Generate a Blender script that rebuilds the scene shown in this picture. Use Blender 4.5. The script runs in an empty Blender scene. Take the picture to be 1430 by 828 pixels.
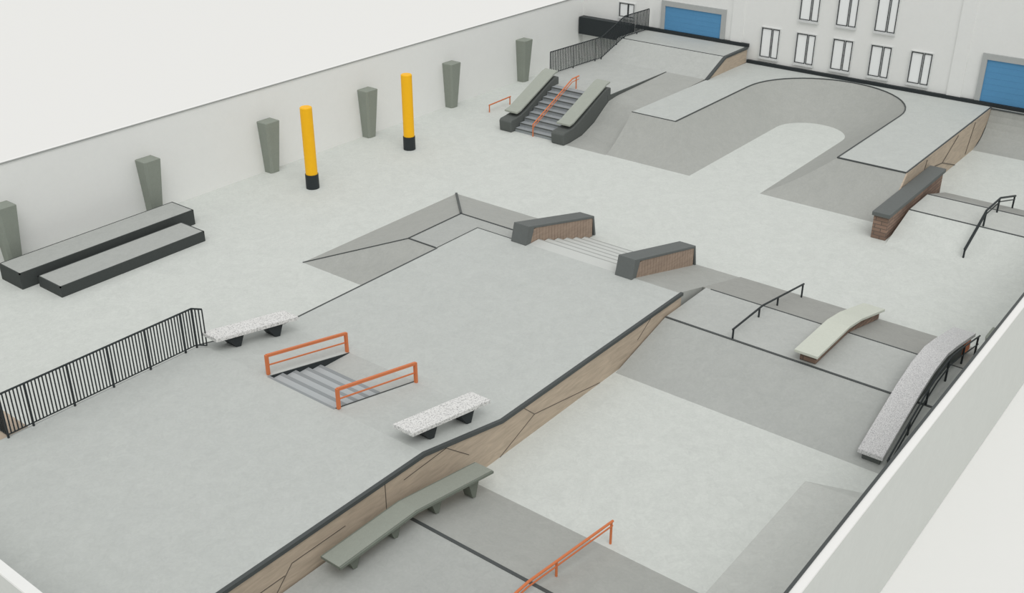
import bpy, math
from mathutils import Vector, Matrix
sc=bpy.context.scene
COL=sc.collection
try: sc.view_settings.view_transform='Standard'
except Exception: pass

# ---------------------------------------------------------------- materials
def lin(c):
    return tuple(((v/255)/12.92 if v/255<=0.04045 else ((v/255+0.055)/1.055)**2.4) for v in c)+(1,)
def mat_base(name):
    m=bpy.data.materials.new(name); m.use_nodes=True
    nt=m.node_tree; b=nt.nodes['Principled BSDF']
    return m,nt,b
def concrete(name,rgb,amt=0.08,scale=1.0,rough=0.75):
    m,nt,b=mat_base(name)
    g=nt.nodes.new('ShaderNodeNewGeometry')
    n1=nt.nodes.new('ShaderNodeTexNoise'); n1.inputs['Scale'].default_value=1.8*scale; n1.inputs['Detail'].default_value=10; n1.inputs['Roughness'].default_value=0.7; n1.inputs['Distortion'].default_value=1.2
    n2=nt.nodes.new('ShaderNodeTexNoise'); n2.inputs['Scale'].default_value=6.5*scale; n2.inputs['Detail'].default_value=5; n2.inputs['Distortion'].default_value=2.0
    nt.links.new(g.outputs['Position'],n1.inputs['Vector']); nt.links.new(g.outputs['Position'],n2.inputs['Vector'])
    ad=nt.nodes.new('ShaderNodeMath'); ad.operation='ADD'
    nt.links.new(n1.outputs['Fac'],ad.inputs[0]); 
    mu=nt.nodes.new('ShaderNodeMath'); mu.operation='MULTIPLY'; mu.inputs[1].default_value=0.9
    nt.links.new(n2.outputs['Fac'],mu.inputs[0]); nt.links.new(mu.outputs[0],ad.inputs[1])
    mr=nt.nodes.new('ShaderNodeMapRange'); mr.inputs['From Min'].default_value=0.7; mr.inputs['From Max'].default_value=1.2
    nt.links.new(ad.outputs[0],mr.inputs['Value'])
    mx=nt.nodes.new('ShaderNodeMix'); mx.data_type='RGBA'
    c=lin(rgb)
    mx.inputs[6].default_value=tuple(v*(1-amt) for v in c[:3])+(1,)
    mx.inputs[7].default_value=tuple(min(1,v*(1+amt*k)) for v,k in zip(c[:3],(1.0,.97,.93)))+(1,)
    nt.links.new(mr.outputs[0],mx.inputs[0]); nt.links.new(mx.outputs[2],b.inputs['Base Color'])
    b.inputs['Roughness'].default_value=rough
    b.inputs['Specular IOR Level'].default_value=0.2
    return m
def plain(name,rgb,rough=0.6,metal=0.0,amt=0.03,scale=3.0):
    m=concrete(name,rgb,amt,scale,rough)
    m.node_tree.nodes['Principled BSDF'].inputs['Metallic'].default_value=metal
    return m
def granite(name,rgb,dark,s=28.,p0=.38,p1=.52):
    m,nt,b=mat_base(name)
    g=nt.nodes.new('ShaderNodeNewGeometry')
    n=nt.nodes.new('ShaderNodeTexNoise'); n.inputs['Scale'].default_value=s; n.inputs['Detail'].default_value=3; n.inputs['Roughness'].default_value=.8
    r=nt.nodes.new('ShaderNodeValToRGB'); r.color_ramp.elements[0].position=p0; r.color_ramp.elements[1].position=p1
    r.color_ramp.elements[0].color=lin(dark); r.color_ramp.elements[1].color=lin(rgb)
    nt.links.new(g.outputs['Position'],n.inputs['Vector']); nt.links.new(n.outputs['Fac'],r.inputs[0]); nt.links.new(r.outputs[0],b.inputs['Base Color'])
    b.inputs['Roughness'].default_value=.5
    return m
def brick(name):
    m,nt,b=mat_base(name)
    g=nt.nodes.new('ShaderNodeNewGeometry'); s=nt.nodes.new('ShaderNodeSeparateXYZ'); c=nt.nodes.new('ShaderNodeCombineXYZ')
    a=nt.nodes.new('ShaderNodeMath'); a.operation='ADD'
    nt.links.new(g.outputs['Position'],s.inputs[0]); nt.links.new(s.outputs[0],a.inputs[0]); nt.links.new(s.outputs[1],a.inputs[1])
    nt.links.new(a.outputs[0],c.inputs[0]); nt.links.new(s.outputs[2],c.inputs[1])
    t=nt.nodes.new('ShaderNodeTexBrick'); t.inputs['Scale'].default_value=1.0
    t.inputs['Brick Width'].default_value=.42; t.inputs['Row Height'].default_value=.13; t.inputs['Mortar Size'].default_value=.012
    t.inputs['Color1'].default_value=lin((152,126,110)); t.inputs['Color2'].default_value=lin((126,104,91)); t.inputs['Mortar'].default_value=lin((96,85,78))
    nt.links.new(c.outputs[0],t.inputs['Vector']); nt.links.new(t.outputs['Color'],b.inputs['Base Color']); b.inputs['Roughness'].default_value=.85
    return m
def wood(name,rgb):
    m,nt,b=mat_base(name)
    g=nt.nodes.new('ShaderNodeNewGeometry'); mp=nt.nodes.new('ShaderNodeMapping'); mp.inputs['Scale'].default_value=(1.2,1.2,7)
    n=nt.nodes.new('ShaderNodeTexNoise'); n.inputs['Scale'].default_value=1.6; n.inputs['Detail'].default_value=6; n.inputs['Distortion'].default_value=.8
    nt.links.new(g.outputs['Position'],mp.inputs[0]); nt.links.new(mp.outputs[0],n.inputs['Vector'])
    r=nt.nodes.new('ShaderNodeValToRGB'); r.color_ramp.elements[0].position=.3; r.color_ramp.elements[1].position=.7
    r.color_ramp.elements[0].color=lin(tuple(v*.93 for v in rgb)); r.color_ramp.elements[1].color=lin(tuple(min(255,v*1.05) for v in rgb))
    nt.links.new(n.outputs['Fac'],r.inputs[0]); nt.links.new(r.outputs[0],b.inputs['Base Color']); b.inputs['Roughness'].default_value=.7
    return m

M_floor=concrete('floor_concrete',(204,208,204),.065)
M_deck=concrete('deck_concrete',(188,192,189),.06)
M_terr2=concrete('funbox_concrete',(180,183,180),.06)
M_terr=concrete('terrace_concrete',(172,175,172),.06)
M_wedge=concrete('wedge_concrete',(193,196,192),.06)
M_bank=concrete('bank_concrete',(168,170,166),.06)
M_bankshade=concrete('shaded_bank_concrete',(160,161,157),.06)  # bank concrete with the shade of far-facing slopes put into the colour
M_step=concrete('step_concrete',(156,161,164),.03)
M_nose=plain('pale_tread',(176,181,183),.6,amt=.02)
M_ltread=plain('light_tread',(200,203,200),.7,amt=.02)
M_rshade=plain('riser_shade_line',(144,149,151),.6,amt=.02)  # grey for the painted riser shadow on the short steps
M_line2=plain('pale_grey_line',(165,168,165),.6,amt=.02)
M_tline=plain('wall_line',(165,167,165),.6,amt=.02)
M_wall=plain('wall_paint',(235,236,234),.8,amt=.012,scale=.6)
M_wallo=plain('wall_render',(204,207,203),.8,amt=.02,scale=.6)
M_walltop=plain('wall_capping',(238,238,236),.6,amt=.01)
M_white=plain('white_ground',(232,232,230),.9,amt=.005)
M_black=plain('black_steel',(50,55,57),.5,amt=.05)
M_trim=plain('dark_trim',(78,82,82),.5,amt=.05)
M_seam=plain('seam_dark',(92,86,80),.6)
M_dcon=plain('dark_concrete',(94,98,96),.7,amt=.08)
M_dcon2=plain('dark_concrete_top',(104,108,107),.6,amt=.06)
M_bleach=plain('charcoal_block',(70,74,73),.7,amt=.06)
M_wood=wood('plywood',(187,171,152))
M_slat=wood('slat_wood',(160,140,124))
M_brick=brick('brickwork')
M_orange=plain('orange_paint',(212,124,80),.5)
M_yellow=plain('yellow_paint',(252,190,32),.45)
M_blue=plain('blue_paint',(92,150,194),.5)
M_grey=plain('grey_frame',(178,181,180),.6)
M_lgrey=plain('pale_window_frame',(214,216,215),.6)
M_pillar=plain('grey_green_paint',(142,148,139),.7,amt=.05)
M_green=plain('grey_green_slab',(148,153,144),.6,amt=.05)
M_greend=plain('grey_green_edge',(118,124,115),.7,amt=.05)
M_lslab=plain('pale_green_slab',(164,169,160),.6,amt=.05)
M_slab=plain('pale_stone',(204,208,197),.6,amt=.04)
M_gran=granite('granite_light',(228,228,226),(158,158,158),26.,.38,.50)
M_grand=granite('granite_grey',(216,216,216),(166,166,168),45.,.40,.54)
M_glass=plain('white_pane',(248,250,250),.3,amt=.0)

# ---------------------------------------------------------------- geometry helpers
class B:
    def __init__(s): s.v=[];s.f=[];s.m=[]
    def add(s,vs,fs,m=0):
        o=len(s.v); s.v+= [tuple(v) for v in vs]
        for f in fs: s.f.append([o+i for i in f]); s.m.append(m)
        return s
    def box(s,x0,x1,y0,y1,z0,z1,m=0):
        return s.add([(x0,y0,z0),(x1,y0,z0),(x1,y1,z0),(x0,y1,z0),(x0,y0,z1),(x1,y0,z1),(x1,y1,z1),(x0,y1,z1)],
          [(0,3,2,1),(4,5,6,7),(0,1,5,4),(1,2,6,5),(2,3,7,6),(3,0,4,7)],m)
    def pry(s,prof,y0,y1,m=0):
        n=len(prof)
        area=sum(prof[i][0]*prof[(i+1)%n][1]-prof[(i+1)%n][0]*prof[i][1] for i in range(n))
        if area<0: prof=prof[::-1]
        vs=[(x,y0,z) for x,z in prof]+[(x,y1,z) for x,z in prof]
        fs=[tuple(range(n)),tuple(range(2*n-1,n-1,-1))]
        for i in range(n):
            j=(i+1)%n; fs.append((j,i,n+i,n+j))
        return s.add(vs,fs,m)
    def slab(s,top,t,y0,y1,m=0):
        return s.pry(list(top)+[(x,z-t) for x,z in reversed(top)],y0,y1,m)
    def bar(s,p,q,r,n=8,m=0,r2=None):
        p=Vector(p);q=Vector(q);d=(q-p).normalized()
        a=d.cross(Vector((0,0,1)))
        if a.length<1e-3: a=Vector((1,0,0))
        a.normalize(); b=d.cross(a); r2=r if r2 is None else r2
        off=math.pi/n
        ra=r/math.cos(off) if n==4 else r; rb=r2/math.cos(off) if n==4 else r2
        vs=[p+(a*math.cos(off+2*math.pi*i/n)+b*math.sin(off+2*math.pi*i/n))*ra for i in range(n)]
        vs+=[q+(a*math.cos(off+2*math.pi*i/n)+b*math.sin(off+2*math.pi*i/n))*rb for i in range(n)]
        fs=[tuple(range(n-1,-1,-1)),tuple(range(n,2*n))]+[(i,(i+1)%n,n+(i+1)%n,n+i) for i in range(n)]
        return s.add(vs,fs,m)
    def path(s,pts,r,n=8,m=0):
        for i in range(len(pts)-1): s.bar(pts[i],pts[i+1],r,n,m)
        return s
def finish(b,name,mats,parent=None,label=None,category=None,kind=None,group=None,bevel=0,smooth=False,origin=None):
    if not isinstance(mats,(list,tuple)): mats=[mats]
    if parent is not None: o=Vector(parent.location)
    elif origin is not None: o=Vector(origin)
    else:
        xs=[v[0] for v in b.v];ys=[v[1] for v in b.v];zs=[v[2] for v in b.v]
        o=Vector(((min(xs)+max(xs))/2,(min(ys)+max(ys))/2,min(zs)))
    me=bpy.data.meshes.new(name)
    me.from_pydata([tuple(Vector(v)-o) for v in b.v],[],b.f)
    for m in mats: me.materials.append(m)
    for p,mi in zip(me.polygons,b.m): p.material_index=mi; p.use_smooth=smooth
    me.update()
    ob=bpy.data.objects.new(name,me); COL.objects.link(ob)
    if parent is not None: ob.parent=parent
    else: ob.location=o
    if bevel:
        md=ob.modifiers.new('bevel','BEVEL'); md.width=bevel; md.segments=2; md.limit_method='ANGLE'; md.angle_limit=.6
    if label: ob['label']=label
    if category: ob['category']=category
    if kind: ob['kind']=kind
    if group: ob['group']=group
    return ob
def thing(name,loc,label,category,group=None):
    e=bpy.data.objects.new(name,None); e.empty_display_size=.3; e.location=loc; COL.objects.link(e)
    e['label']=label; e['category']=category
    if group: e['group']=group
    return e
def interp(pts,x):
    for (a,za),(c,zc) in zip(pts,pts[1:]):
        if a<=x<=c: return za+(zc-za)*(x-a)/(c-a)
    return pts[-1][1]

# ---------------------------------------------------------------- room shell
WY=32.2; RX=47.0; NX=5.5; RY=4.5; WH=3.3
finish(B().box(NX,RX,RY,WY,-.05,0),'floor',M_floor,kind='structure')
finish(B().add([(-60,-60,-.06),(120,-60,-.06),(120,120,-.06),(-60,120,-.06)],[(0,1,2,3)]),'ground',M_white,kind='structure')
def wall(name,x0,x1,y0,y1,h,capx=0,capy=0,m=M_wall,mt=None):
    b=B().box(x0,x1,y0,y1,-.05,h-.05,0).box(x0-capx,x1+capx,y0-capy,y1+capy,h-.05,h,1)
    finish(b,name,[m,mt or M_walltop],kind='structure')
wall('wall_left',NX-.15,RX,WY,WY+.15,WH,0,.01)
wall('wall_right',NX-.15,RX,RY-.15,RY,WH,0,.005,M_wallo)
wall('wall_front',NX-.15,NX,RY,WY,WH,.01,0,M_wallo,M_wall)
wall('wall_back',RX,RX+.3,RY-.25,WY+.25,8.0)
finish(B().box(RX-.14,RX,RY,22.6,1.37,1.52),'baseboard_back',M_black,kind='structure')
finish(B().box(RX-.14,RX,22.6,28.9,2.1,2.26),'trim_1',M_black,kind='structure')
finish(B().box(NX,RX,WY-.03,WY,WH-.04,WH+.008),'trim_2',M_tline,kind='structure')
finish(B().box(NX,RX,RY-.01,RY+.045,WH-.06,WH+.02),'trim_3',M_trim,kind='structure')
for k,y in enumerate((23.3,12.9)):
    finish(B().box(RX-.06,RX,y-.3,y+.3,0,8),'trim_%d'%(4+k),M_wall,kind='structure')

def window(i,y,z,h=1.42,w=.92):
    b=B(); x=RX
    b.box(x-.03,x+.01,y-w/2,y+w/2,z,z+h,1)
    t=.028
    for a,c in ((y-w/2+.02,y-w/2+.36),(y+w/2-.52,y+w/2-.02)):
        b.box(x-.06,x-.02,a,a+t,z+.05,z+h-.03,0); b.box(x-.06,x-.02,c-t,c,z+.05,z+h-.03,0)
        b.box(x-.06,x-.02,a,c,z+.05,z+.05+t,0); b.box(x-.06,x-.02,a,c,z+h-.03-t,z+h-.03,0)
    b.box(x-.10,x,y-w/2-.03,y+w/2+.03,z-.06,z,2)
    b.box(x-.08,x,y-w/2-.03,y-w/2,z,z+h,2).box(x-.08,x,y+w/2,y+w/2+.03,z,z+h,2).box(x-.08,x,y-w/2-.03,y+w/2+.03,z+h,z+h+.03,2)
    finish(b,'window_%d'%i,[M_black,M_glass,M_lgrey],kind='structure')
for i,y in enumerate((21.56,19.8,18.04,16.28,14.5)): window(i+1,y,1.72)
for i,y in enumerate((19.8,18.04,16.28)): window(i+6,y,3.7,1.7)
window(9,29.5,2.5,.75,.9)
def door(i,y0,y1,z0,z1):
    b=B(); x=RX
    b.box(x-.10,x,y0-.22,y0,z0,z1+.25,1).box(x-.10,x,y1,y1+.22,z0,z1+.25,1).box(x-.10,x,y0,y1,z1,z1+.25,1)
    n=int((z1-z0)/.22)
    for k in range(n):
        a=z0+(z1-z0)*k/n; c=z0+(z1-z0)*(k+1)/n
        b.box(x-.05,x,y0,y1,a,c-.003,0)
    finish(b,'door_%d'%i,[M_blue,M_grey],kind='structure')
door(1,24.15,27.25,2.27,3.42)
door(2,8.3,11.8,1.53,3.28)

# ---------------------------------------------------------------- pillars
PX=[14.75,20.1,25.5,30.85,36.2,41.6]
def pillar(x,yb,yf_top,yf_bot,h,lab,z0=0):
    b=B()
    s=1 if yb>yf_top else -1
    def ring(z,hw,yf): return [(x-hw,yb,z),(x-hw,yf+.06*s,z),(x-hw+.1,yf,z),(x+hw,yf,z),(x+hw,yb,z)]
    vs=ring(z0,.19,yf_bot)+ring(h-.02,.33,yf_top)+[(a,c,z) for a,c,z in ring(h,.31,yf_top+.02*s)]
    fs=[(4,3,2,1,0),(10,11,12,13,14)]
    for r in (0,5):
        for i in range(5): j=(i+1)%5; fs.append((r+i,r+j,r+5+j,r+5+i))
    finish(b.add(vs,fs),'pillar',M_pillar,label=lab,category='pillar',group='tapered pillars along the perimeter walls')
for x in PX: pillar(x,WY-.005,31.66,31.8,2.08,'grey-green tapered wall pillar wider at its top')
pillar(24.75,RY+.05,4.95,4.85,2.45,'grey-green tapered wall pillar close to the granite ledge',.645)
# ---------------------------------------------------------------- bollards
for x,y in ((25.31,29.46),(30.76,29.56)):
    e=thing('bollard',(x,y,0),'tall bright yellow round post with black base sleeve','post','yellow posts on the skatepark floor')
    finish(B().bar((x,y,.55),(x,y,3.12),.225,28).bar((x,y,3.12),(x,y,3.15),.225,28,0,.2),'pole',M_yellow,e,smooth=False)
    finish(B().bar((x,y,0),(x,y,.56),.25,28),'base_sleeve',M_black,e,label='black base sleeve')
# ---------------------------------------------------------------- bleacher blocks
def block(x0,x1,y0,y1,h,lab):
    e=thing('bench_block',((x0+x1)/2,(y0+y1)/2,0),lab,'bench','long low bench blocks beside the wall')
    finish(B().box(x0,x1,y0,y1,0,h-.04),'base',M_bleach,e)
    finish(B().box(x0+.04,x1-.04,y0+.04,y1-.04,h-.04,h,0),'seat_top',M_terr,e,label='pale concrete top')
    finish(B().box(x0,x1,y0,y0+.04,h-.04,h+.004).box(x0,x1,y1-.04,y1,h-.04,h+.004).box(x0,x0+.04,y0,y1,h-.04,h+.004).box(x1-.04,x1,y0,y1,h-.04,h+.004),'edge_trim',M_bleach,e)
block(13.95,20.4,30.10,31.3,.54,'long charcoal bench block with concrete top, taller one')
block(14.4,19.72,28.66,29.9,.36,'long charcoal bench block with concrete top, lower one')

# ---------------------------------------------------------------- central platform
PY0,PY1=13.16,20.65
e=thing('skate_platform',(15,17,0),'large raised concrete skate deck with plywood side and banks','skate ramp')
prof=[(5.55,0),(24.5,0),(24.5,1.0),(16.3,1.0),(13.66,1.55),(5.55,1.55)]
b=B().pry(prof,PY0,15.84).pry(prof,18.15,PY1)
b.pry([(5.55,0),(13.7,0),(13.7,1.541),(13.66,1.55),(5.55,1.55)],15.84,18.15).pry([(16.3,0),(24.5,0),(24.5,1.0),(16.3,1.0)],15.84,18.15)
finish(b,'deck',M_deck,e)
b=B(); n=5; bn=B()
for k in range(n-1):
    z=1.55-(k+1)*.55/n
    x0=13.7+.40*k; x1=13.7+.40*(k+1)
    b.box(x0,x1,15.84,18.15,0,z)
    bn.box(x1-.10,x1+.004,15.85,18.14,z-.05,z+.004)
bn.box(13.64,13.71,15.85,18.14,1.48,1.553)
finish(b,'staircase',M_nose,e,label='short flight of pale grey concrete steps')
finish(B().box(15.3,16.3,15.84,18.15,0,1.0),'stair_landing',M_terr2,e)
finish(bn,'step_nosing_or_shade',M_rshade,e)  # bands along the short steps paint in the riser shadow
finish(B().pry([(13.72,1.0),(16.3,1.0),(13.72,1.535)],18.12,18.149),'stair_cheek',M_black,e)  # side of the stair recess, its dark shadow painted as black
finish(B().bar((13.7,15.85,1.55),(16.3,15.85,1.005),.012,4),'stair_edge',M_trim,e)
wp=[(5.55,0),(24.5,0),(24.5,.99),(16.3,.99),(13.66,1.54),(5.55,1.54)]
finish(B().pry(wp,13.10,13.158),'side_panel',M_wood,e,label='plywood side panelling')
for p,q in (((17.55,.52),(16.2,0)),((17.55,.52),(20.4,0.02)),((17.55,.52),(17.1,.93)),((14.35,1.3),(15.1,.7)),((12.45,.66),(12.45,1.45)),((13.0,1.24),(14.35,1.3)),
            ((9.9,1.12),(11.3,1.12)),((9.3,.5),(9.9,1.12)),((8.1,.95),(9.7,.95)),((7.7,.5),(8.1,.95)),((22.2,.5),(22.9,.93))):
    finish(B().bar((p[0],13.099,p[1]),(q[0],13.099,q[1]),.007,4),'panel_seam',M_seam,e)
top=[(5.55,1.562),(13.66,1.562),(16.3,1.012),(24.56,1.012)]
finish(B().slab(top,.09,13.07,13.16),'edge_trim',M_trim,e,label='dark steel edge trim')
finish(B().slab([(13.63,1.562),(16.3,1.01),(22.5,1.01)],.05,20.62,20.67),'edge_trim',M_trim,e)
b=B()
b.box(22.5,25.06,20.65,21.85,0,1.0).box(24.5,25.06,18.65,20.65,0,1.0)
finish(b,'landing',M_terr,e)
b=B()
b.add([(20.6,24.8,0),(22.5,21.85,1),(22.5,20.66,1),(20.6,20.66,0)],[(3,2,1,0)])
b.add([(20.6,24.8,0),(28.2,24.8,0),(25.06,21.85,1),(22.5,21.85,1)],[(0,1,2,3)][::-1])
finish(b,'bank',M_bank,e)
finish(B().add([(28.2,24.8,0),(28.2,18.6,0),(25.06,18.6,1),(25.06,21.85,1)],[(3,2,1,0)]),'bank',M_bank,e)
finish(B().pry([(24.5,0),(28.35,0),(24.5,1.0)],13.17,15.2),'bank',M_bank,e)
b=B()
r=.018
b.path([(22.5,20.7,1.005),(22.5,21.85,1.005),(25.06,21.85,1.005),(25.06,19.4,1.005)],r,4)
b.bar((25.06,21.85,1.0),(28.2,24.8,0),.04,4).bar((20.6,24.8,0),(22.5,21.85,1.0),r,4)
b.path([(22.5,20.67,1.0),(24.5,20.67,1.0),(24.5,18.65,1.0)],.012,4)
finish(b,'seam_strip',M_trim,e)
b=B(); bn=B()
for k in range(6):
    z=1.0-k/6
    x0=24.5+.52*k
    b.box(x0,x0+.52,15.26,18.58,0,z)
    bn.box(x0+.485,x0+.523,15.27,18.57,z-.06,z+.005)
finish(b,'staircase',M_ltread,e,label='wide flight of shallow pale concrete steps')
finish(bn,'step_nosing_or_shade',M_line2,e)

def hubba(y0,y1):
    e=thing('hubba_ledge',(26.3,(y0+y1)/2,0),'sloping dark concrete ledge with brown slatted sides beside steps','skate ledge','slatted ledges flanking the wide steps')
    T0=(24.5,1.60);T1=(28.15,.74)
    top=lambda x:T0[1]+(x-T0[0])*(T1[1]-T0[1])/(T1[0]-T0[0])
    b=B().pry([(24.34,1.003),(24.5,1.60),(28.15,.74),(28.28,0.01),(28.2,0.01),(28.07,.68),(24.78,1.455),(24.6,1.003)],y0-.02,y1+.02)
    finish(b,'cap',M_dcon2,e,bevel=.01)
    finish(B().pry([(24.6,1.003),(28.1,.02),(28.07,.6),(24.78,1.44)],y0+.05,y1-.05),'core',M_seam,e)
    for yy in (y0,y1-.04):
        b=B(); x=24.6
        while x<28.05:
            xa=x+.006; xb=min(x+.157,28.08)
            f=lambda q: (top(q)-.08) if q>24.78 else 1.0+(q-24.6)*2.4
            b.pry([(xa,.02),(xb,.02),(xb,f(xb)),(xa,f(xa))],yy,yy+.04)
            x+=.163
        b.pry([(24.6,.02),(28.05,.02),(28.05,.6),(24.8,1.40),(24.6,1.003)],yy+.012,yy+.028)
        finish(b,'slat_panel',M_slat,e,label='brown vertical timber slats')
hubba(18.6,19.15); hubba(14.7,15.25)

def frame_rail(y):
    e=thing('handrail',(15,y,1.25),'orange painted steel handrail beside short steps','handrail','orange handrails beside the short steps')
    finish(B().bar((13.74,y,2.06),(16.28,y,1.55),.033,4),'top_rail',M_orange,e)
    finish(B().bar((13.74,y,1.80),(16.28,y,1.29),.015,4),'mid_rail',M_orange,e)
    for x,z0,z1 in ((13.74,1.55,2.08),(16.28,1.0,1.57)):
        finish(B().bar((x,y,z0),(x,y,z1),.036,4),'post',M_orange,e)
frame_rail(18.2); frame_rail(15.79)

def gbench(y0,y1):
    g=lambda x:1.55-(x-13.66)*.55/2.64 if x>13.66 else 1.55
    e=thing('bench',(15,(y0+y1)/2,g(15)),'speckled light granite bench on two black wedge legs','bench','granite benches on the platform slope')
    zt=lambda x:1.98-(x-13.6)*.47/2.6
    finish(B().slab([(13.6,zt(13.6)),(16.2,zt(16.2))],.10,y0,y1),'seat',M_gran,e,bevel=.01)
    for x in (14.25,15.5):
        a,c=zt(x-.30)-.10,zt(x+.26)-.10
        finish(B().pry([(x-.30,a),(x+.26,c),(x+.12,g(x+.12)),(x-.02,g(x-.02))],y0+.1,y1-.1),'leg',M_black,e)
gbench(19.9,20.48); gbench(13.36,13.94)

# ---------------------------------------------------------------- fences
def fence(path,h,label,sp,posts_every,br=.013):
    e=thing('fence',path[0],label,'fence')
    finish(B().path([(p[0],p[1],p[2]+h) for p in path],.026,6),'top_rail',M_black,e)
    finish(B().path([(p[0],p[1],p[2]+.08) for p in path],.018,6),'bottom_rail',M_black,e)
    k=0
    for i in range(len(path)-1):
        a=Vector(path[i]);c=Vector(path[i+1]); L=(c-a).length; n=max(1,round(L/sp))
        for j in range(n+ (1 if i==len(path)-2 else 0)):
            p=a.lerp(c,j/n)
            if (j==0) or k%posts_every==0:
                finish(B().bar(p,p+Vector((0,0,h+.01)),.02,4),'post',M_black,e)
            else:
                finish(B().bar(p+Vector((0,0,.08)),p+Vector((0,0,h)),br,4),'baluster',M_black,e)
            k+=1
fence([(8.5,21.0,1.55),(8.5,20.585,1.55),(13.48,20.585,1.55),(13.62,20.36,1.55)],1.1,'black steel railing fence with vertical bars on platform edge',.085,12,.012)
finish(B().box(7.5,9.0,20.66,22.4,0,1.545),'ramp_block',M_wood,label='brown timber ramp block beside the platform fence',category='ramp')

# ---------------------------------------------------------------- terraces
e=thing('skate_terrace',(11,9,0),'low concrete terrace with grey bank and black edge line','skate ramp')
finish(B().box(5.55,12.7,RY+.05,13.06,0,.64),'deck',M_terr,e)
finish(B().pry([(12.7,0),(15.1,0),(12.7,.64)],RY+.05,13.06),'bank',M_bank,e)
finish(B().box(12.66,12.74,RY+.05,13.06,.58,.652),'edge_trim',M_trim,e)
e=thing('skate_terrace',(24.7,9,0),'low concrete funbox with grey banks and black edge lines','skate ramp')
finish(B().box(23.6,25.9,RY+.05,13.06,0,.64),'deck',M_terr2,e)
finish(B().pry([(21.1,0),(23.6,0),(23.6,.64)],RY+.05,13.06),'bank',M_terr,e)
finish(B().pry([(25.9,0),(28.4,0),(25.9,.64)],RY+.05,13.16),'bank',M_bankshade,e,label='grey bank with shade put into its colour')
finish(B().box(23.565,23.635,RY+.05,13.06,.58,.652),'edge_trim',M_trim,e)
finish(B().box(25.88,25.92,RY+.05,12.9,.58,.65),'edge_trim',M_trim,e)
b=B().add([(15.15,7.05,0),(19.8,7.05,0),(20.6,RY+.05,0),(15.15,RY+.05,0),(15.15,RY+.05,.5),(19.4,RY+.05,.5)],[(0,1,5,4),(1,2,5),(3,4,5,2),(0,4,3),(0,3,2,1)])
finish(b,'wedge_bank',M_wedge,label='smooth low concrete bank rising against the wall',category='skate ramp')

def kink_rail(name,label,pts,posts,y,mat,r=.03,second=None,cat='rail'):
    e=thing(name,(pts[0][0],y,0),label,cat)
    finish(B().path([(x,y,z) for x,z in pts],r,8),'top_rail',mat,e)
    if second: finish(B().path([(x,y,z-second) for x,z in pts],r*.6,6),'mid_rail',mat,e)
    for x,g in posts: finish(B().bar((x,y,g),(x,y,interp(pts,x)),r*.9,8),'post',mat,e)
kink_rail('grind_rail','low black steel kinked grind rail over the funbox',[(23.62,.93),(25.4,.93),(28.2,.50)],[(23.66,.64),(25.2,.64),(26.4,.5),(28.15,.05)],11.0,M_black)
kink_rail('grind_rail','orange steel kinked grind rail over the low bank',[(10.5,.98),(12.4,.98),(15.3,.57)],[(10.6,.64),(13.3,.47),(15.25,0)],9.35,M_orange,.03,.12)

e=thing('curved_ledge',(26,8.9,0),'pale stone kinked ledge on brown brick base','skate ledge')
top=[(23.55,1.0),(25.6,1.0),(26.5,.86),(28.4,.36)]
finish(B().slab(top,.08,8.55,9.2),'top_slab',M_slab,e,bevel=.01)
finish(B().pry([(23.75,.645),(25.9,.645),(28.3,.05),(28.3,.30),(26.5,.78),(25.6,.92),(23.75,.92)],8.66,9.1),'base',M_brick,e,label='brown brick base')

e=thing('granite_ledge',(24.5,6.1,0),'long speckled grey granite kinked ledge on dark frame with side rail','skate ledge')
top=[(21.25,.36),(23.4,1.08),(24.3,1.28),(25.2,1.32),(26.0,1.18),(27.75,.78)]
finish(B().slab(top,.11,5.85,6.45),'top_slab',M_grand,e,bevel=.01)
finish(B().path([(x,5.74,z-.04) for x,z in top],.022,6),'side_rail',M_black,e)
finish(B().path([(x,5.74,z-.30) for x,z in top],.018,6),'side_rail',M_black,e)
for x,g in ((21.35,.05),(22.5,.36),(23.6,.64),(25.0,.64),(26.3,.54),(27.6,.21)):
    finish(B().bar((x,5.74,g),(x,5.74,interp(top,x)-.04),.022,4),'post',M_black,e)
finish(B().pry([(21.35,.07),(23.6,.645),(25.9,.645),(27.6,.22),(27.6,.68),(26.0,1.06),(25.2,1.2),(24.3,1.16),(23.4,.96),(21.35,.26)],5.93,6.36),'base',M_dcon,e)
finish(B().box(27.0,27.5,5.88,6.4,.4,.8),'end_block',M_orange,e,label='orange painted block')

e=thing('bench_ledge',(12.6,12.6,.64),'grey-green kinked long bench along plywood platform side','bench')
top=[(10.4,1.10),(12.55,1.10),(15.0,.68)]
finish(B().slab(top,.012,12.34,12.81),'top_slab',M_green,e)
finish(B().slab([(x,z-.012) for x,z in top],.055,12.3,12.85),'slab_edge',M_greend,e)
for x,g in ((10.9,.645),(12.05,.645),(13.3,.485),(14.5,.17)):
    z=interp(top,x)-.06
    finish(B().pry([(x-.2,z),(x+.2,z-.03),(x+.05,g-.01),(x-.05,g+.02)],12.45,12.7),'leg',M_greend,e)

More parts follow.
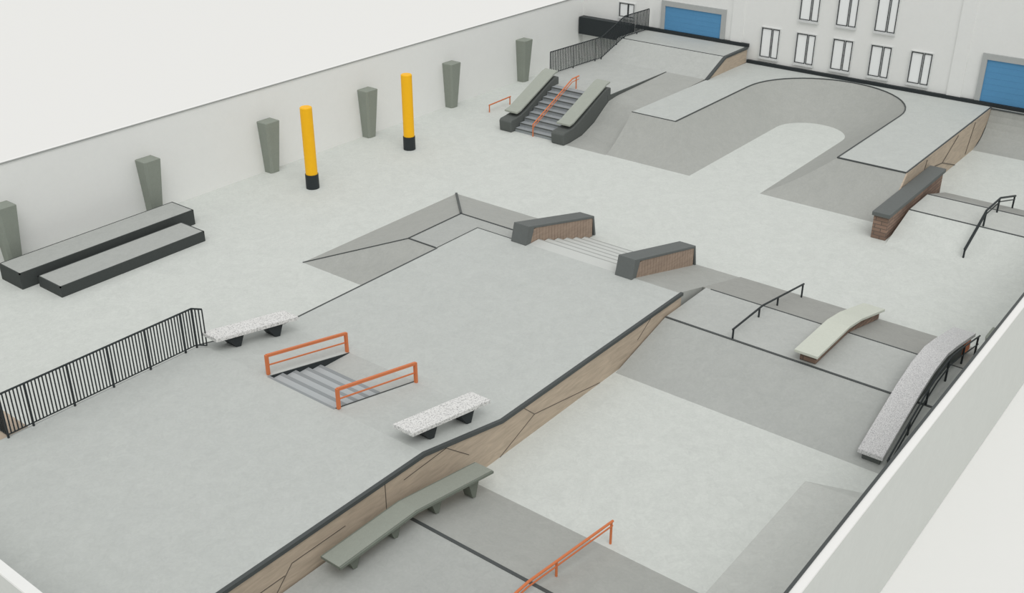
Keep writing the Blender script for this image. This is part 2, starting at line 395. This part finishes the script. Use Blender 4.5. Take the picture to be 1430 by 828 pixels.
# ---------------------------------------------------------------- far ramp with pocket
H5=1.37
e=thing('bowl_ramp',(41,17,0),'large concrete ramp with rounded pocket and plywood side','skate ramp')
T=[(37.0,20.68),(40,20.68)];F=[(35.2,18.9),(39,18.9)]
N=24
for i in range(N+1):
    a=math.pi/2-math.pi*i/N
    T.append((43.3+3.43*math.cos(a),17.25+3.43*math.sin(a)))
    F.append((42.8+1.5*math.cos(a),17.4+1.5*math.sin(a)))
T+=[(40,13.82),(37.0,13.82)];F+=[(39,15.9),(35.2,15.9)]
M=6
pz=lambda t:H5*(.7*t+.3*t*t)
b=B()
vs=[(f[0]+(q[0]-f[0])*k/M,f[1]+(q[1]-f[1])*k/M,pz(k/M)) for k in range(M+1) for f,q in zip(F,T)]; L=len(F)
b.add(vs,[(k*L+i,k*L+i+1,(k+1)*L+i+1,(k+1)*L+i) for k in range(M) for i in range(L-1)])
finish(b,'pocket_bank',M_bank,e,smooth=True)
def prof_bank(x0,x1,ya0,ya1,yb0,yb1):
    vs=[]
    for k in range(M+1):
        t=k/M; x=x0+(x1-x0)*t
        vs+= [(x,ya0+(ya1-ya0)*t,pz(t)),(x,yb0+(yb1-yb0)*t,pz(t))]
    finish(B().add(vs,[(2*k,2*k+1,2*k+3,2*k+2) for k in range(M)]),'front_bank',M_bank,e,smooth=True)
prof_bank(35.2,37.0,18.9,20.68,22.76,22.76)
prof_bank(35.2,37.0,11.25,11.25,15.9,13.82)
poly=[(37.0,22.76,H5)]+[(x,y,H5) for x,y in T]+[(37.0,11.25,H5),(46.9,11.25,H5),(46.9,22.6,H5)]
finish(B().add(poly,[tuple(range(len(poly)))]),'deck',M_deck,e)
finish(B().path([(x,y,H5+.005) for x,y in T],.03,6),'coping',M_trim,e,label='dark steel coping')
finish(B().path([(37,22.76,H5),(37,20.68,H5)],.02,6),'coping',M_trim,e)
finish(B().path([(37,13.82,H5),(37,11.25,H5),(46.9,11.25,H5)],.035,6),'coping',M_trim,e)
sp=[(35.2,0)]+[(35.2+1.8*k/M,pz(k/M)) for k in range(1,M+1)]+[(46.9,H5),(46.4,.75),(45.9,.3),(45.1,0)]
finish(B().pry(sp,11.2,11.25),'side_panel',M_wood,e,label='plywood side panelling')
for p,q in (((38.5,0),(39.0,1.3)),((41.0,.6),(42.5,1.3)),((42.8,0),(41,.6)),((44,.1),(44.6,1.3)),((41,.6),(38.9,.9))):
    finish(B().bar((p[0],11.19,p[1]),(q[0],11.19,q[1]),.011,4),'panel_seam',M_seam,e)
sb=[(35.15,0),(36.3,.12),(37.2,.46),(37.9,.92),(38.3,1.15),(39.0,1.24),(43.1,H5)]
finish(B().pry(sb+[(43.1,0)],22.77,24.74),'side_bank',M_bank,e,smooth=False)
e=thing('quarter_pipe',(46,8,0),'low curved concrete quarter pipe along the building wall','skate ramp')
q=[(45.0,0)]+[(45.0+1.6*math.sin(a),1.37-1.37*math.cos(a)) for a in [math.pi/2*k/8 for k in range(1,9)]]+[(46.85,1.37),(46.85,0)]
finish(B().pry(q,RY+.05,11.19),'transition',M_bank,e)
finish(B().bar((46.6,RY+.05,1.38),(46.6,11.19,1.38),.035,6),'coping',M_trim,e)

e=thing('upper_platform',(43,27,0),'raised concrete platform with rear bank and plywood side','skate ramp')
finish(B().box(38.2,43.1,24.80,28.75,0,H5),'deck',M_terr2,e)
finish(B().pry([(38.2,.9),(43.1,1.3),(43.1,H5+.01),(38.2,H5+.01)],24.75,24.80),'side_wall',M_dcon,e,label='dark side wall')
finish(B().pry([(43.1,0),(46.85,0),(46.85,2.1),(44.7,2.1),(43.1,H5)],22.68,28.5),'rear_bank',M_terr2,e)
finish(B().pry([(43.1,H5),(46.85,H5),(46.85,2.08),(44.7,2.08)],22.62,22.68),'side_panel',M_wood,e,label='plywood side panelling')
finish(B().slab([(43.05,H5+.03),(44.7,2.12),(46.85,2.12)],.1,22.58,22.72),'edge_trim',M_trim,e)
finish(B().bar((44.7,22.75,2.1),(44.7,28.45,2.1),.015,4),'edge_trim',M_trim,e)
fence([(39.3,28.65,1.37),(43.1,28.4,1.37),(44.75,28.2,2.1),(46.8,28.1,2.1)],1.08,'black steel railing fence following the upper ramp',.12,14,.017)
finish(B().box(46.55,46.99,29.0,32.15,1.4,2.28),'black_panel',M_black,label='low solid black box panel mounted on the building wall',category='panel',bevel=.02)

e=thing('staircase',(36.7,26.5,0),'grey steps with dark curved side walls and pale ledges','stairs')
b=B(); n=9; tr=(38.18-35.25)/n
for k in range(n): b.box(35.25+tr*k,38.18,25.42,27.52,H5*k/n,H5*(k+1)/n)
finish(b,'steps',M_step,e)
b=B()
for k in range(n): b.box(35.23+tr*k,35.27+tr*k,25.44,27.5,H5*(k+1)/n-.03,H5*(k+1)/n+.004)
finish(b,'step_nosing_or_shade',M_dcon,e)
for y0,y1 in ((24.76,25.40),(27.54,28.18)):
    pr=[(35.0,0),(38.19,0),(38.19,1.0),(38.45,1.36),(38.45,1.70),(38.15,1.72),(37.8,1.58),(36.1,.76),(35.7,.62),(35.3,.56),(35.05,.54),(34.95,.46)]
    finish(B().pry(pr,y0,y1),'side_wall',M_dcon,e,bevel=.04)
    finish(B().slab([(35.4,.80),(35.7,.86),(38.1,1.94),(38.35,1.99)],.07,y0+.0,y1+.04),'ledge_slab',M_lslab,e,label='pale grey-green ledge slab')
    for x in (35.8,36.9,37.9): 
        finish(B().box(x-.1,x+.1,y0+.12,y1-.12,interp([(35.3,.45),(35.9,.6),(37.6,1.4),(38.4,1.6)],x),interp([(35.4,.76),(35.75,.80),(38.15,1.87)],x)),'support',M_dcon,e)
kink_rail('handrail','orange steel handrail down the middle of steps',[(35.15,.52),(38.0,1.88),(38.5,1.9)],[(35.17,0),(38.3,H5)],26.5,M_orange,.03,.14,'handrail')
kink_rail('handrail','low short orange steel rail beside the steps',[(36.62,.33),(38.2,.37)],[(36.65,0),(38.15,0)],30.1,M_orange,.03,None,'handrail')

e=thing('brick_ledge',(36.6,10.87,0),'long brown brick ledge with dark concrete cap','skate ledge')
finish(B().box(33.9,39.3,10.62,11.12,0,.84),'base',M_brick,e)
finish(B().box(33.8,39.4,10.56,11.17,.84,.98),'cap',M_dcon2,e,bevel=.015)
e=thing('skate_terrace',(36.7,7.5,0),'low pale concrete funbox with far bank coloured as shaded','skate ramp')
finish(B().box(35.6,37.4,RY+.05,10.5,0,.62),'deck',M_wedge,e)
finish(B().pry([(33.6,0),(35.6,0),(35.6,.62)],RY+.05,10.5),'bank',M_floor,e)
finish(B().pry([(37.4,0),(39.6,0),(37.4,.62)],RY+.05,10.5),'bank',M_bankshade,e)
finish(B().box(35.57,35.63,RY+.05,10.5,.56,.63),'edge_trim',M_trim,e)
finish(B().box(37.37,37.43,RY+.05,10.5,.56,.63),'edge_trim',M_trim,e)
kink_rail('grind_rail','black steel kinked rail over the pale funbox',[(33.9,.42),(35.7,1.18),(37.3,1.12),(39.5,.50)],[(33.95,.1),(35.7,.62),(37.2,.62),(39.4,.05)],8.05,M_black,.035,.14)

# ---------------------------------------------------------------- camera and light
f,pitch,yaw=1504.69,0.475723,0.66598
fw=Vector((math.cos(pitch)*math.cos(yaw),math.cos(pitch)*math.sin(yaw),-math.sin(pitch)))
r=fw.cross(Vector((0,0,1))).normalized(); u=r.cross(fw)
cd=bpy.data.cameras.new('camera'); cd.sensor_width=36; cd.sensor_fit='HORIZONTAL'; cd.lens=f*36/1430; cd.clip_end=500
co=bpy.data.objects.new('camera',cd); COL.objects.link(co)
co.matrix_world=Matrix(((r.x,u.x,-fw.x,0),(r.y,u.y,-fw.y,0),(r.z,u.z,-fw.z,15.0),(0,0,0,1)))
sc.camera=co
w=bpy.data.worlds.new('world'); sc.world=w; w.use_nodes=True
bg=w.node_tree.nodes['Background']; bg.inputs[0].default_value=(1,1,.99,1); bg.inputs[1].default_value=.70
sd=bpy.data.lights.new('sun','SUN'); sd.energy=1.2; sd.angle=math.radians(40); sd.color=(1,.99,.97)
so=bpy.data.objects.new('sun',sd); COL.objects.link(so)
so.rotation_euler=Vector((-.4,-.5,1)).to_track_quat('Z','Y').to_euler()
so.location=(10,-5,30)
